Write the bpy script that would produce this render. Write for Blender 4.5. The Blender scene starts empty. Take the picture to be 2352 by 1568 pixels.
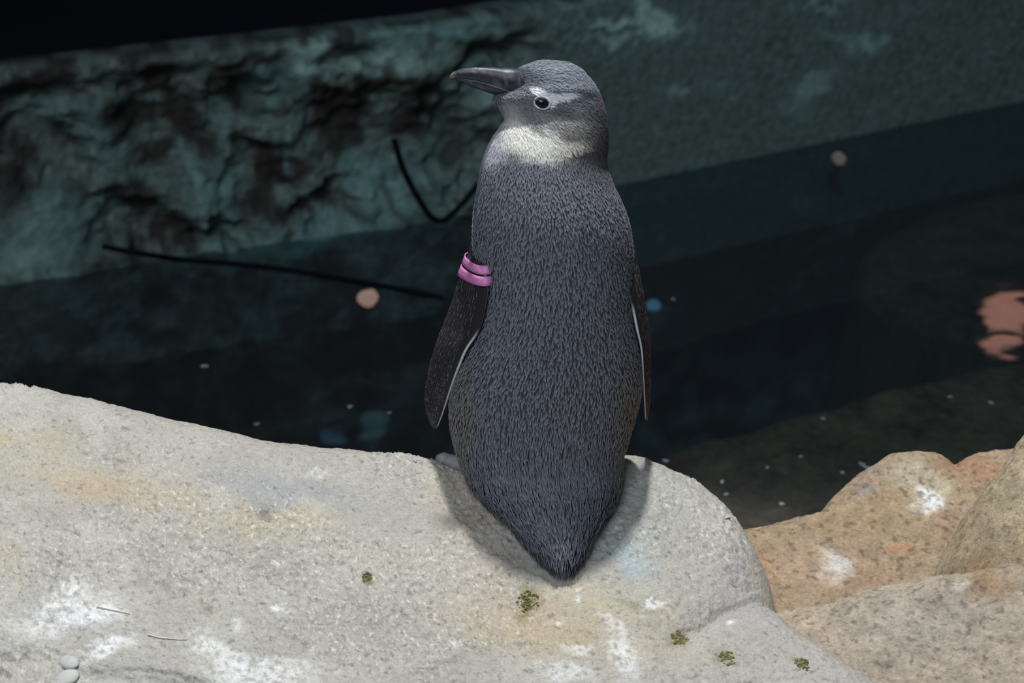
import bpy, math, random
import numpy as np
from mathutils import Vector

scene = bpy.context.scene
C = scene.collection
rng = np.random.default_rng(7)
random.seed(7)

# ------------------------------------------------------------------ camera
W, H = 2352, 1568
F = 5094.0                                   # focal length in pixels
PITCH = math.radians(26.0)
RIGHT = np.array([1.0, 0, 0])
FWD = np.array([0, math.cos(PITCH), -math.sin(PITCH)])
UP = np.array([0, math.sin(PITCH), math.cos(PITCH)])
DIST = 2.37
def ray(px, py):
    return FWD + RIGHT * ((px - W / 2) / F) + UP * ((H / 2 - py) / F)
CAM = -ray(1250, 1085) / np.linalg.norm(ray(1250, 1085)) * DIST     # the penguin's feet stand at the origin
def at_y(px, py, Y):
    d = ray(px, py); return CAM + d * ((Y - CAM[1]) / d[1])
def at_z(px, py, Z):
    d = ray(px, py); return CAM + d * ((Z - CAM[2]) / d[2])
def at_plane(px, py, pl):                    # z = a + bx*x + by*y
    d = ray(px, py); a, bx, by = pl
    t = (a + bx * CAM[0] + by * CAM[1] - CAM[2]) / (d[2] - bx * d[0] - by * d[1])
    return CAM + d * t
def project(P):
    q = np.asarray(P) - CAM
    dz = q @ FWD
    return W / 2 + F * (q @ RIGHT) / dz, H / 2 - F * (q @ UP) / dz

cd = bpy.data.cameras.new('camera'); cam = bpy.data.objects.new('camera', cd); C.objects.link(cam)
cam.location = CAM; cam.rotation_euler = (math.pi / 2 - PITCH, 0, 0)
cd.sensor_width = 36; cd.lens = 36 * F / W; cd.clip_start = 0.05; cd.clip_end = 100
cd.dof.use_dof = True; cd.dof.focus_distance = 2.30; cd.dof.aperture_fstop = 6.5
scene.camera = cam

# ------------------------------------------------------------------ light
w = bpy.data.worlds.new('dim_hall'); scene.world = w; w.use_nodes = True
w.node_tree.nodes['Background'].inputs['Color'].default_value = (0.62, 0.74, 1.0, 1)
w.node_tree.nodes['Background'].inputs['Strength'].default_value = 0.07
def spot(name, loc, target, energy, color, angle, blend, radius):
    l = bpy.data.lights.new(name, 'SPOT'); l.energy = energy; l.color = color
    l.spot_size = math.radians(angle); l.spot_blend = blend; l.shadow_soft_size = radius
    o = bpy.data.objects.new(name, l); C.objects.link(o); o.location = loc
    o.rotation_euler = (Vector(target) - Vector(loc)).to_track_quat('-Z', 'Y').to_euler()
    return o
spot('exhibit_ceiling_spotlight_offscreen', (0.02, 0.55, 3.0), (0.06, -0.12, -0.05), 400, (1.0, 0.985, 0.965), 36, 0.35, 0.075)
spot('pool_ceiling_spotlight_offscreen', (0.6, -0.2, 3.0), (0.85, 2.2, -0.3), 72, (0.46, 0.90, 1.0), 62, 0.8, 0.10)
l = bpy.data.lights.new('fill_light_offscreen', 'AREA'); l.energy = 72; l.color = (0.86, 0.93, 1.0); l.size = 1.6  # unseen soft fill added behind the camera for the bird's back
o = bpy.data.objects.new('fill_light_offscreen', l); C.objects.link(o); o.location = (-0.9, -2.7, 3.0)
o.rotation_euler = (Vector((0, 0, 0.2)) - o.location).to_track_quat('-Z', 'Y').to_euler()

vs = scene.view_settings
vs.view_transform = 'Standard'; vs.look = 'None'; vs.gamma = 1; vs.use_curve_mapping = False; vs.exposure = 0.0

# ------------------------------------------------------------------ helpers
def s2l(*c):                                  # 8-bit sRGB -> linear
    c = np.array(c, float) / 255
    return np.where(c <= 0.04045, c / 12.92, ((c + 0.055) / 1.055) ** 2.4)
def smooth(a, b, x):
    t = np.clip((x - a) / (b - a), 0, 1); return t * t * (3 - 2 * t)

_perm = np.random.default_rng(3).permutation(256); _perm = np.concatenate([_perm, _perm, _perm])
_grad = np.random.default_rng(4).normal(size=(256, 3)); _grad /= np.linalg.norm(_grad, axis=1)[:, None]
def perlin(P):
    P = np.asarray(P, float); i = np.floor(P).astype(int); f = P - i; i &= 255
    u = f * f * f * (f * (f * 6 - 15) + 10)
    def g(a, b, c):
        h = _perm[_perm[_perm[(i[:, 0] + a) & 255] + ((i[:, 1] + b) & 255)] + ((i[:, 2] + c) & 255)] & 255
        return np.einsum('ij,ij->i', _grad[h], f - np.array([a, b, c]))
    x = u[:, 0]; y = u[:, 1]; z = u[:, 2]
    L = lambda a, b, t: a + (b - a) * t
    return L(L(L(g(0,0,0), g(1,0,0), x), L(g(0,1,0), g(1,1,0), x), y),
             L(L(g(0,0,1), g(1,0,1), x), L(g(0,1,1), g(1,1,1), x), y), z) * 1.5
def fbm(P, scale, octs=4, gain=0.5, off=0.0):
    P = np.asarray(P) * scale + off; r = 0; a = 1
    for k in range(octs):
        r = r + a * perlin(P); P = P * 2.03 + 17.1; a *= gain
    return r

def mesh_obj(name, V, Fc, mat, parent=None, col=None, smooth_shade=True):
    """V (n,3) array, Fc (m,4) or (m,3) int array or a list of tuples"""
    me = bpy.data.meshes.new(name)
    V = np.asarray(V, np.float32)
    if isinstance(Fc, np.ndarray):
        m, k = Fc.shape
        me.vertices.add(len(V)); me.vertices.foreach_set('co', V.ravel())
        me.loops.add(m * k); me.loops.foreach_set('vertex_index', Fc.astype(np.int32).ravel())
        me.polygons.add(m)
        me.polygons.foreach_set('loop_start', np.arange(0, m * k, k, dtype=np.int32))
        me.update(calc_edges=True); me.validate()
    else:
        me.from_pydata(V.tolist(), [], Fc)
    if smooth_shade:
        me.polygons.foreach_set('use_smooth', np.ones(len(me.polygons), bool))
    if col is not None:
        a = me.color_attributes.new('tint', 'FLOAT_COLOR', 'POINT')
        cc = np.ones((len(V), 4), np.float32); cc[:, :3] = col
        a.data.foreach_set('color', cc.ravel())
    me.materials.append(mat)
    ob = bpy.data.objects.new(name, me); C.objects.link(ob)
    if parent is not None: ob.parent = parent
    return ob
def grid_faces(nr, nc, wrap=False):
    i, j = np.meshgrid(np.arange(nr - 1), np.arange(nc if wrap else nc - 1), indexing='ij')
    j2 = (j + 1) % nc
    return np.stack([i * nc + j, i * nc + j2, (i + 1) * nc + j2, (i + 1) * nc + j], -1).reshape(-1, 4)
def tag(o, label, cat=None, group=None, kind=None):
    o['label'] = label
    if cat: o['category'] = cat
    if group: o['group'] = group
    if kind: o['kind'] = kind
    return o
def empty(name, loc=(0, 0, 0)):
    o = bpy.data.objects.new(name, None); o.empty_display_size = 0.05; C.objects.link(o); o.location = loc; return o
def tube(pts, radii, n=10, caps=True):
    pts = np.asarray(pts, float); m = len(pts); V = []; Fc = []
    for k in range(m):
        t = pts[min(k + 1, m - 1)] - pts[max(k - 1, 0)]; t /= np.linalg.norm(t)
        a = np.cross(t, [0, 0, 1.0] if abs(t[2]) < .9 else [1.0, 0, 0]); a /= np.linalg.norm(a); b = np.cross(t, a)
        for q in range(n):
            an = 2 * math.pi * q / n
            V.append(pts[k] + (a * math.cos(an) + b * math.sin(an)) * radii[k])
    for k in range(m - 1):
        for q in range(n):
            Fc.append((k*n+q, k*n+(q+1) % n, (k+1)*n+(q+1) % n, (k+1)*n+q))
    if caps:
        Fc.append(tuple(range(n))[::-1]); Fc.append(tuple((m-1)*n+q for q in range(n)))
    return V, Fc

# ------------------------------------------------------------------ materials
def mat(name, color=(0.5, 0.5, 0.5), rough=0.6, attr=False, noise=None, bump=None, spec=0.5, metallic=0.0, emit=None, rough_noise=None):
    """noise=(scale, amount): multiplies colour; bump = list of (scale, strength, distance)"""
    m = bpy.data.materials.new(name); m.use_nodes = True; nt = m.node_tree; N = nt.nodes; L = nt.links
    b = N['Principled BSDF']; b.inputs['Roughness'].default_value = rough; b.inputs['Metallic'].default_value = metallic
    b.inputs['Specular IOR Level'].default_value = spec
    b.inputs['Base Color'].default_value = (*color, 1)
    geo = N.new('ShaderNodeNewGeometry'); src = None
    if attr:
        a = N.new('ShaderNodeAttribute'); a.attribute_name = 'tint'; src = a.outputs['Color']
    if noise:
        t = N.new('ShaderNodeTexNoise'); t.inputs['Scale'].default_value = noise[0]; t.inputs['Detail'].default_value = 5
        t.inputs['Roughness'].default_value = 0.65
        L.new(geo.outputs['Position'], t.inputs['Vector'])
        mr = N.new('ShaderNodeMapRange'); mr.inputs['From Min'].default_value = 0.25; mr.inputs['From Max'].default_value = 0.75
        mr.inputs['To Min'].default_value = 1 - noise[1]; mr.inputs['To Max'].default_value = 1 + noise[1]
        L.new(t.outputs['Fac'], mr.inputs['Value'])
        mx = N.new('ShaderNodeMix'); mx.data_type = 'RGBA'; mx.blend_type = 'MULTIPLY'; mx.inputs['Factor'].default_value = 1
        if src: L.new(src, mx.inputs['A'])
        else: mx.inputs['A'].default_value = (*color, 1)
        L.new(mr.outputs['Result'], mx.inputs['B']); src = mx.outputs['Result']
    if src: L.new(src, b.inputs['Base Color'])
    if rough_noise:
        t = N.new('ShaderNodeTexNoise'); t.inputs['Scale'].default_value = rough_noise[0]; t.inputs['Detail'].default_value = 3
        L.new(geo.outputs['Position'], t.inputs['Vector'])
        mr = N.new('ShaderNodeMapRange'); mr.inputs['From Min'].default_value = 0.35; mr.inputs['From Max'].default_value = 0.65
        mr.inputs['To Min'].default_value = rough_noise[1]; mr.inputs['To Max'].default_value = rough_noise[2]
        L.new(t.outputs['Fac'], mr.inputs['Value']); L.new(mr.outputs['Result'], b.inputs['Roughness'])
    prev = None
    for bb in (bump or []):
        ridge = bb[0] == 'ridge'; sc, st, ds = bb[1:] if ridge else bb
        t = N.new('ShaderNodeTexNoise')
        if ridge: t.noise_type = 'RIDGED_MULTIFRACTAL'; t.normalize = True
        t.inputs['Scale'].default_value = sc; t.inputs['Detail'].default_value = 6
        t.inputs['Roughness'].default_value = 0.6
        L.new(geo.outputs['Position'], t.inputs['Vector'])
        bp = N.new('ShaderNodeBump'); bp.inputs['Strength'].default_value = st; bp.inputs['Distance'].default_value = ds
        L.new(t.outputs['Fac'], bp.inputs['Height'])
        if prev: L.new(prev, bp.inputs['Normal'])
        prev = bp.outputs['Normal']
    if prev: L.new(prev, b.inputs['Normal'])
    if emit:
        b.inputs['Emission Color'].default_value = (*emit[0], 1); b.inputs['Emission Strength'].default_value = emit[1]
    return m

M_rock = mat('pale_rockwork', attr=True, rough=0.55, noise=(420, 0.24), bump=[(1000, 0.6, 0.0012), (330, 0.6, 0.0022), ('ridge', 120, 0.55, 0.004)], spec=0.45, rough_noise=(700, 0.25, 0.8))
M_rock2 = mat('tan_rockwork', attr=True, rough=0.75, noise=(260, 0.32), bump=[(420, 0.7, 0.003), ('ridge', 70, 0.5, 0.005)], spec=0.25)
M_wall = mat('algae_rock_wall', attr=True, rough=0.9, noise=(60, 0.25), bump=[(90, 0.6, 0.006)], spec=0.1)
M_dark = mat('dark_pool_bed', color=(0.075, 0.066, 0.070), rough=0.95, noise=(6, 0.3), spec=0.05)
M_sub = mat('submerged_rock', attr=True, rough=0.95, noise=(110, 0.35), bump=[(120, 0.6, 0.006)], spec=0.05)
M_hallfloor = mat('dark_hall_floor', color=(0.020, 0.022, 0.032), rough=0.9, noise=(3, 0.3), spec=0.05)
M_body = mat('penguin_skin_down', attr=True, rough=0.75, bump=[(700, 0.4, 0.001)], spec=0.25)
M_feather = mat('feather_barbs', attr=True, rough=0.55, spec=0.35)
M_beak = mat('beak_horn', attr=True, rough=0.42, noise=(150, 0.55), bump=[(220, 0.35, 0.0012)], spec=0.45)
M_beaktip = mat('beak_tip_horn', color=(0.20, 0.19, 0.12), rough=0.3, spec=0.5)
M_eye = mat('dark_eye', color=(0.010, 0.011, 0.014), rough=0.18, spec=0.6)
M_pupil = mat('pupil', color=(0.002, 0.002, 0.003), rough=0.3, spec=0.3)
M_eyering = mat('pale_eye_skin', color=tuple(s2l(205, 208, 222)), rough=0.6, bump=[(900, 0.4, 0.001)])
M_foot = mat('foot_skin', color=tuple(s2l(150, 148, 150)), rough=0.6, noise=(150, 0.35), bump=[(700, 0.5, 0.0012)])
M_claw = mat('claw_horn', color=(0.03, 0.028, 0.03), rough=0.35)
M_pink = mat('pink_plastic_band', color=tuple(s2l(226, 140, 200)), rough=0.45, noise=(160, 0.12))
M_stripe = mat('black_band_stripe', color=(0.006, 0.006, 0.010), rough=0.4)
M_fluff = mat('white_down', color=(0.46, 0.48, 0.50), rough=0.8)
M_pebble = mat('pale_pebble', color=tuple(s2l(186, 186, 182)), rough=0.6, noise=(150, 0.1), bump=[(500, 0.2, 0.001)])
M_straw = mat('pale_quill', color=tuple(s2l(225, 222, 212)), rough=0.5)
M_moss = mat('olive_algae', color=tuple(s2l(112, 108, 62)), rough=0.9, noise=(260, 0.5), bump=[(600, 0.7, 0.002)])
M_cable = mat('black_rubber_hose', color=(0.003, 0.004, 0.005), rough=0.7, spec=0.1)
M_ceiling = mat('black_ceiling', color=(0.004, 0.004, 0.005), rough=0.95, spec=0.0)
M_shade = mat('lamp_shade_metal', color=(0.02, 0.02, 0.02), rough=0.5)
def lampmat(name, c, s): return mat(name, color=(0.5, 0.5, 0.5), rough=0.4, emit=(c, s))

def water_material():
    m = bpy.data.materials.new('still_dark_water'); m.use_nodes = True; nt = m.node_tree; N = nt.nodes; L = nt.links
    N.remove(N['Principled BSDF'])
    tr = N.new('ShaderNodeBsdfTransparent'); tr.inputs['Color'].default_value = (0.72, 0.86, 0.88, 1)
    gl = N.new('ShaderNodeBsdfGlossy'); gl.inputs['Roughness'].default_value = 0.03
    fr = N.new('ShaderNodeFresnel'); fr.inputs['IOR'].default_value = 1.333
    geo = N.new('ShaderNodeNewGeometry')
    mp = N.new('ShaderNodeMapping'); mp.inputs['Scale'].default_value = (1.0, 1.0, 1.0)
    t = N.new('ShaderNodeTexNoise'); t.inputs['Scale'].default_value = 7; t.inputs['Detail'].default_value = 2
    bp = N.new('ShaderNodeBump'); bp.inputs['Strength'].default_value = 0.05; bp.inputs['Distance'].default_value = 0.02
    L.new(geo.outputs['Position'], mp.inputs['Vector']); L.new(mp.outputs['Vector'], t.inputs['Vector'])
    L.new(t.outputs['Fac'], bp.inputs['Height']); L.new(bp.outputs['Normal'], gl.inputs['Normal']); L.new(bp.outputs['Normal'], fr.inputs['Normal'])
    df = N.new('ShaderNodeBsdfDiffuse'); df.inputs['Color'].default_value = (0.30, 0.31, 0.36, 1)                # grey haze mixed in to lift the black of the water
    tb = N.new('ShaderNodeMixShader'); tb.inputs['Fac'].default_value = 0.07; L.new(tr.outputs['BSDF'], tb.inputs[1]); L.new(df.outputs['BSDF'], tb.inputs[2])
    mx = N.new('ShaderNodeMixShader'); L.new(fr.outputs['Fac'], mx.inputs['Fac']); L.new(tb.outputs['Shader'], mx.inputs[1]); L.new(gl.outputs['BSDF'], mx.inputs[2])
    L.new(mx.outputs['Shader'], N['Material Output'].inputs['Surface'])
    return m
M_water = water_material()

# ------------------------------------------------------------------ pool: water, far wall, bed
ZW = -0.45
ZTOP = -0.075
A = at_z(0, 652, ZW)[:2]; Mid = at_z(1000, 512, ZW)[:2]; B = at_z(2352, 232, ZW)[:2]
A2 = A + (A - Mid) * 1.6; B2 = B + (B - Mid) * 0.9
poly = np.array([A2, A, Mid, B, B2])
seg = np.linalg.norm(np.diff(poly, axis=0), axis=1); cum = np.concatenate([[0], np.cumsum(seg)])
def on_line(s):
    return np.stack([np.interp(s, cum, poly[:, 0]), np.interp(s, cum, poly[:, 1])], -1)
ns, nz = 560, 90
S = np.linspace(0, cum[-1], ns); Z = np.linspace(-0.64, ZTOP, nz)
SS, ZZ = np.meshgrid(S, Z, indexing='ij')
base = on_line(SS.ravel()); tang = on_line(SS.ravel() + 0.15) - on_line(SS.ravel() - 0.15)
tang /= np.linalg.norm(tang, axis=1)[:, None]; nrm = np.stack([tang[:, 1], -tang[:, 0]], -1)      # towards the camera
P0 = np.stack([base[:, 0], base[:, 1], ZZ.ravel()], -1)
px, py = project(P0)
rough_side = 1 - smooth(1150, 1450, px)
disp = 0.012 * fbm(P0, 7, 5) * (0.25 + rough_side) + 0.005 * fbm(P0, 40, 3) * rough_side
def blob(px, py, cx, cy, rx, ry, rot=0.0, soft=1.0):
    c, s = math.cos(math.radians(rot)), math.sin(math.radians(rot))
    dx, dy = px - cx, py - cy
    u = (dx * c + dy * s) / rx; v = (-dx * s + dy * c) / ry
    return np.exp(-(u * u + v * v) ** soft)
wn = fbm(P0, 26, 4); wn2 = fbm(P0, 26, 4, off=31.7); wn3 = fbm(P0, 90, 3, off=5.1)
qx = px + 34 * wn; qy = py + 34 * wn2
teal = s2l(112, 140, 138); olive = s2l(102, 116, 112); brown = s2l(46, 40, 37); pale = s2l(168, 196, 190)
col = np.tile(olive, (len(px), 1)) * (0.85 + 0.35 * wn3)[:, None]
def paint(col, m, c): return col + (np.asarray(c) - col) * np.clip(m, 0, 1)[:, None]
algae_dim = smooth(-.25, .25, fbm(P0, 14, 4, off=19.)) * (1 - smooth(1000, 1300, px))  # brown algae mottle, weighted up to paint in the dimmer left end
col = paint(col, algae_dim * .92, brown * 1.15)
hollow = np.zeros(len(px))
for (cx, cy, rx, ry, rot) in [(870, 340, 190, 130, 15), (110, 350, 140, 90, 20), (390, 330, 130, 150, 5), (610, 420, 110, 110, 0), (330, 520, 120, 70, 10),
                              (760, 490, 90, 70, -20), (560, 250, 110, 70, 0), (1060, 330, 90, 130, 0), (330, 180, 260, 40, -8), (800, 130, 60, 50, 0), (60, 230, 120, 60, -10), (1150, 130, 80, 30, -10), (500, 545, 90, 30, -5)]:
    hollow = np.maximum(hollow, blob(qx, qy, cx, cy, rx, ry, rot, 1.6))
for (cx, cy, rx, ry, rot, c, a) in [(110, 540, 150, 90, -10, teal, .9), (60, 600, 90, 50, 0, pale, .35), (500, 460, 60, 70, 20, teal, .8), (215, 310, 40, 90, -35, teal, .8),
        (120, 270, 90, 30, 10, teal, .7), (720, 130, 60, 30, 10, pale, .8), (640, 200, 70, 50, -30, teal, .8), (880, 110, 60, 30, 0, teal, .8), (1010, 75, 150, 28, -8, teal, .9), (900, 150, 180, 18, -6, pale, .5),
        (890, 440, 90, 70, 10, teal, .8), (700, 560, 260, 26, -10, teal, .8), (1460, 55, 110, 12, 6, pale, .95), (1490, 20, 60, 16, 45, pale, .8), (1440, 90, 120, 8, -2, pale, .6), (1860, 210, 70, 26, -35, pale, .4),
        (1940, 85, 70, 16, 12, pale, .35), (1880, 10, 80, 10, 0, pale, .5), (2000, 100, 24, 18, 0, pale, .5), (1560, 205, 18, 14, 0, pale, .5), (1670, 200, 18, 14, 0, pale, .5), (525, 300, 22, 70, -12, teal, .7),
        (340, 250, 60, 20, -8, teal, .7), (1700, 400, 500, 26, -11, teal, .4), (1075, 230, 40, 120, 20, teal, .4), (1140, 235, 24, 30, 0, pale, .4)]:
    col = paint(col, blob(qx, qy, cx, cy, rx, ry, rot, 1.3) * a, c)
for (x0, y0, x1, y1, wd) in [(428, 350, 462, 430, 9), (462, 430, 475, 500, 8), (715, 462, 772, 528, 8), (672, 300, 678, 420, 6)]:      # pale raised streaks
    dx, dy = x1 - x0, y1 - y0; t = np.clip(((px - x0) * dx + (py - y0) * dy) / (dx*dx + dy*dy), 0, 1)
    dd = np.hypot(px - x0 - t * dx, py - y0 - t * dy); k = np.exp(-(dd / wd) ** 2)
    col = paint(col, k * 0.7, teal * 1.1); disp += 0.006 * k
col *= (1 + 0.30 * wn3 * rough_side)[:, None]
disp -= 0.075 * hollow * rough_side * smooth(ZTOP, ZTOP - 0.08, ZZ.ravel())
P = P0.copy(); P[:, :2] += nrm * disp[:, None]
Pg = P.reshape(ns, nz, 3)
# a parapet with a narrow stone coping and a plain back; below its foot the wall is set back down to the pool bed
cz = col.reshape(ns, nz, 3); nb = np.concatenate([-nrm.reshape(ns, nz, 2)[:, 0], np.zeros((ns, 1))], 1); b0 = P0.reshape(ns, nz, 3)
def at_h(P_, z): Q = P_.copy(); Q[:, 2] = z; return Q
top_b = b0[:, -1] + nb * 0.10
back = np.stack([np.where(np.ones((ns, 1)) > 0, Pg[:, -1] * .7 + top_b * .3 + [0, 0, .006], 0), at_h(top_b, ZTOP), at_h(top_b + nb * .34, -.60), at_h(top_b + nb * .36, -1.02)], 1)
foot_ = b0[:, 0] + nb * 0.30
low_ = np.stack([at_h(foot_, z_) for z_ in np.linspace(-1.37, -.66, 40)], 1)
Pall = np.concatenate([low_, Pg, back], 1); 
def stone(Q): q = Q.reshape(-1, 3); return paint(np.tile(olive, (len(q), 1)), smooth(-.25, .25, fbm(q, 14, 4, off=19.)) * .92, brown * 1.15).reshape(Q.shape)
cg = np.concatenate([stone(low_), cz, stone(back)], 1)
wall = mesh_obj('wall_back', Pall.reshape(-1, 3), grid_faces(ns, nz + 44), M_wall, col=np.clip(cg.reshape(-1, 3), 0.003, 1))
tag(wall, 'teal lit mottled rockwork wall along the far side of the pool', kind='structure')
wall['kind'] = 'structure'

def slab(name, x0, x1, y0, y1, z, m, n=2):
    X, Y = np.meshgrid(np.linspace(x0, x1, n), np.linspace(y0, y1, n), indexing='ij')
    return mesh_obj(name, np.stack([X, Y, X * 0 + z], -1).reshape(-1, 3), grid_faces(n, n)[:, ::-1], m)
fl = slab('floor', -9, 9, -3.6, 12, -1.35, M_dark); tag(fl, 'dark bed of the pool under the water', kind='structure')
hf = mesh_obj('floor_hall', [(-9, A2[1] - 1.0, -1.0)] + [(p_[0], p_[1] + .42, -1.0) for p_ in (A2, Mid, B2)] + [(9, B2[1] + 3.0, -1.0), (9, 12, -1.0), (-9, 12, -1.0)],
              [(0, 1, 2, 3, 4, 5, 6)], M_hallfloor, smooth_shade=False)
tag(hf, 'dark hall floor behind the pool wall', kind='structure')
wl = [(p_[0], p_[1] + 0.012, ZW) for p_ in (B2, B, Mid, A, A2)]
water = mesh_obj('water_surface', [(A2[0], -3.4, ZW), (B2[0], -3.4, ZW)] + wl, [(0, 1, 2, 3, 4, 5, 6)], M_water, smooth_shade=False); tag(water, 'dark still pool water around the rocks', 'water', kind='stuff')

# ------------------------------------------------------------------ rocks (height fields with rounded rims)
def inside_dist(X, Y, poly):
    """signed distance, positive inside the closed polygon"""
    d2 = np.full(X.shape, 1e9); ins = np.zeros(X.shape, bool); n = len(poly)
    for k in range(n):
        x0, y0 = poly[k]; x1, y1 = poly[(k + 1) % n]; dx, dy = x1 - x0, y1 - y0
        t = np.clip(((X - x0) * dx + (Y - y0) * dy) / (dx*dx + dy*dy + 1e-12), 0, 1)
        d2 = np.minimum(d2, (X - x0 - t*dx)**2 + (Y - y0 - t*dy)**2)
        c = ((y0 > Y) != (y1 > Y)) & (X < (x1 - x0) * (Y - y0) / (y1 - y0 + 1e-12) + x0)
        ins ^= c
    d = np.sqrt(d2); return np.where(ins, d, -d)
def catmull(pts, k=8):
    pts = [np.array(p, float) for p in pts]; out = []
    ext = [2*pts[0] - pts[1]] + pts + [2*pts[-1] - pts[-2]]
    for i in range(1, len(ext) - 2):
        for t in np.linspace(0, 1, k, endpoint=False):
            a, b, c, d = ext[i-1:i+3]
            out.append(0.5 * (2*b + (c-a)*t + (2*a-5*b+4*c-d)*t*t + (3*b-a-3*c+d)*t**3))
    out.append(pts[-1]); return out
def dome(X, Y, plane, outline_px, close, wd, k=0.6, steep=5.0):
    """plane height minus a rounded rim; outline given as the photo's skyline of the rock on that plane"""
    pl = [at_plane(u, v, plane)[:2] for (u, v) in catmull(outline_px)] + [np.array(c) for c in close]
    d = inside_dist(X, Y, pl) + k * wd
    t = np.clip((wd - d) / wd, 0, 1); drop = wd * (1 - np.sqrt(np.maximum(1 - t * t, 0)))
    drop = drop + np.where(d < 0, -d * steep, 0)
    return plane[0] + plane[1] * X + plane[2] * Y - drop
def trimmed(Pm, shape, zmin=-1.34):
    '''faces of the height field that stand above the pool bed'''
    Fq = grid_faces(*shape)[:, ::-1]; Pm[:, 2] = np.maximum(Pm[:, 2], zmin)
    return Fq[~(Pm[Fq, 2] <= zmin + 1e-4).all(1)]
def field(x0, x1, y0, y1, res):
    nx = int((x1 - x0) / res) + 1; ny = int((y1 - y0) / res) + 1
    X, Y = np.meshgrid(np.linspace(x0, x1, nx), np.linspace(y0, y1, ny), indexing='ij')
    return X, Y

# --- heights of the rocks at the right, so that buried stone can be left out
SIDE = {
 'orange': ((-0.175, 0.17, 0.30), [(1560, 1290), (1640, 1245), (1715, 1216), (1800, 1190), (1905, 1165), (1960, 1115), (2010, 1080), (2070, 1045), (2130, 1036), (2190, 1062), (2225, 1052), (2260, 1034), (2320, 1028), (2420, 1020)], [(0.9, 0.15), (0.85, -0.5), (0.2, -0.5)], 0.06, 0.6, None),
 'sandy': ((-0.150, 0.385, 0.36), [(1560, 1560), (1650, 1490), (1760, 1420), (1850, 1392), (1950, 1362), (2060, 1336), (2150, 1318), (2220, 1312), (2300, 1300), (2420, 1290)], [(0.9, -0.15), (0.9, -0.75), (0.1, -0.75)], 0.05, 0.6, None),
 'steep': ((-0.455, 0.95, 0.20), [(2300, 1372), (2230, 1352), (2196, 1310), (2184, 1270), (2196, 1225), (2228, 1160), (2268, 1098), (2308, 1045), (2348, 985), (2400, 910), (2480, 820), (2640, 800), (2700, 1100), (2600, 1360), (2450, 1390)], [], 0.055, 0.35, 0.17)}
def side_h(key, X, Y):
    pl, sk, cl, wd_, k_, cap_ = SIDE[key]; Zr = dome(X, Y, pl, sk, cl, wd_, k_)
    return Zr if cap_ is None else -0.03 * np.logaddexp(-Zr / 0.03, -cap_ / 0.03)          # rounded crown
def unburied(Pm, Fq, others, margin=0.03):
    '''drop the faces lying well inside another rock'''
    deep = np.zeros(len(Pm), bool); sel = np.where(Pm[:, 0] > 0.05)[0]
    for h_ in others: deep[sel] |= Pm[sel, 2] < h_(Pm[sel, 0], Pm[sel, 1]) - margin
    return Fq[~deep[Fq].all(1)]
# --- the main ledge
PL = (0.0, -0.03, 0.30)
sky = [(-420, 850), (-200, 858), (0, 875), (120, 890), (250, 922), (420, 962), (560, 996), (720, 1022), (860, 1040), (1000, 1056), (1120, 1063), (1250, 1056), (1350, 1042), (1430, 1040), (1500, 1060), (1570, 1094), (1614, 1135), (1656, 1195), (1674, 1245), (1680, 1310), (1672, 1372), (1640, 1412), (1600, 1450), (1560, 1520), (1540, 1640)]
lobe = [(1500, 1560), (1560, 1480), (1620, 1436), (1680, 1402), (1730, 1384), (1765, 1398), (1815, 1450), (1895, 1505), (1985, 1560), (2095, 1640), (2180, 1760)]
def main_z(X, Y):
    z1 = dome(X, Y, PL, sky, [(0.17, -0.75), (-0.9, -0.75), (-0.95, 0.1)], 0.085)
    # gentle swell of the top
    z2 = dome(X, Y, (0.012, -0.10, 0.30), lobe, [(0.6, -0.8), (0.05, -0.8)], 0.05)
    return z1, z2
X, Y = field(-0.86, 0.55, -0.60, 0.34, 0.0017)
z1, z2 = main_z(X, Y)
k = 0.004; h = np.clip(0.5 + 0.5 * (z1 - z2) / k, 0, 1); Zm = z2 + (z1 - z2) * h + k * h * (1 - h)
Pm = np.stack([X, Y, Zm], -1).reshape(-1, 3)
px, py = project(Pm)
big = fbm(Pm, 5, 3); mid = fbm(Pm, 22, 3, off=3.3); fine = fbm(Pm, 120, 3, off=9.1)
n1 = fbm(Pm * np.array([1, 1, 1]), 95, 3, 0.55, off=40.2)
flake = 1 - np.abs(np.clip(n1 * 2.0, -1, 1)); flake = flake ** 3                      # thin raised crinkles
crink = smooth(0.05, 0.5, fbm(Pm, 6, 3, off=71.0) + 0.9 * blob(px, py, 330, 1260, 420, 120) + 0.6 * blob(px, py, 760, 1330, 420, 130) + 0.5 * blob(px, py, 1450, 1180, 180, 200) + 0.5 * blob(px, py, 1450, 1420, 200, 60) - 0.25 * blob(px, py, 400, 960, 600, 60))
step = smooth(-0.04, 0.04, fbm(Pm, 60, 2, off=11.0))                                   # small shelves and chips
dz = 0.006 * big + 0.0022 * mid + 0.0009 * fine + (0.0026 * flake + 0.0013 * step) * (0.22 + 1.0 * crink)
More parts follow.
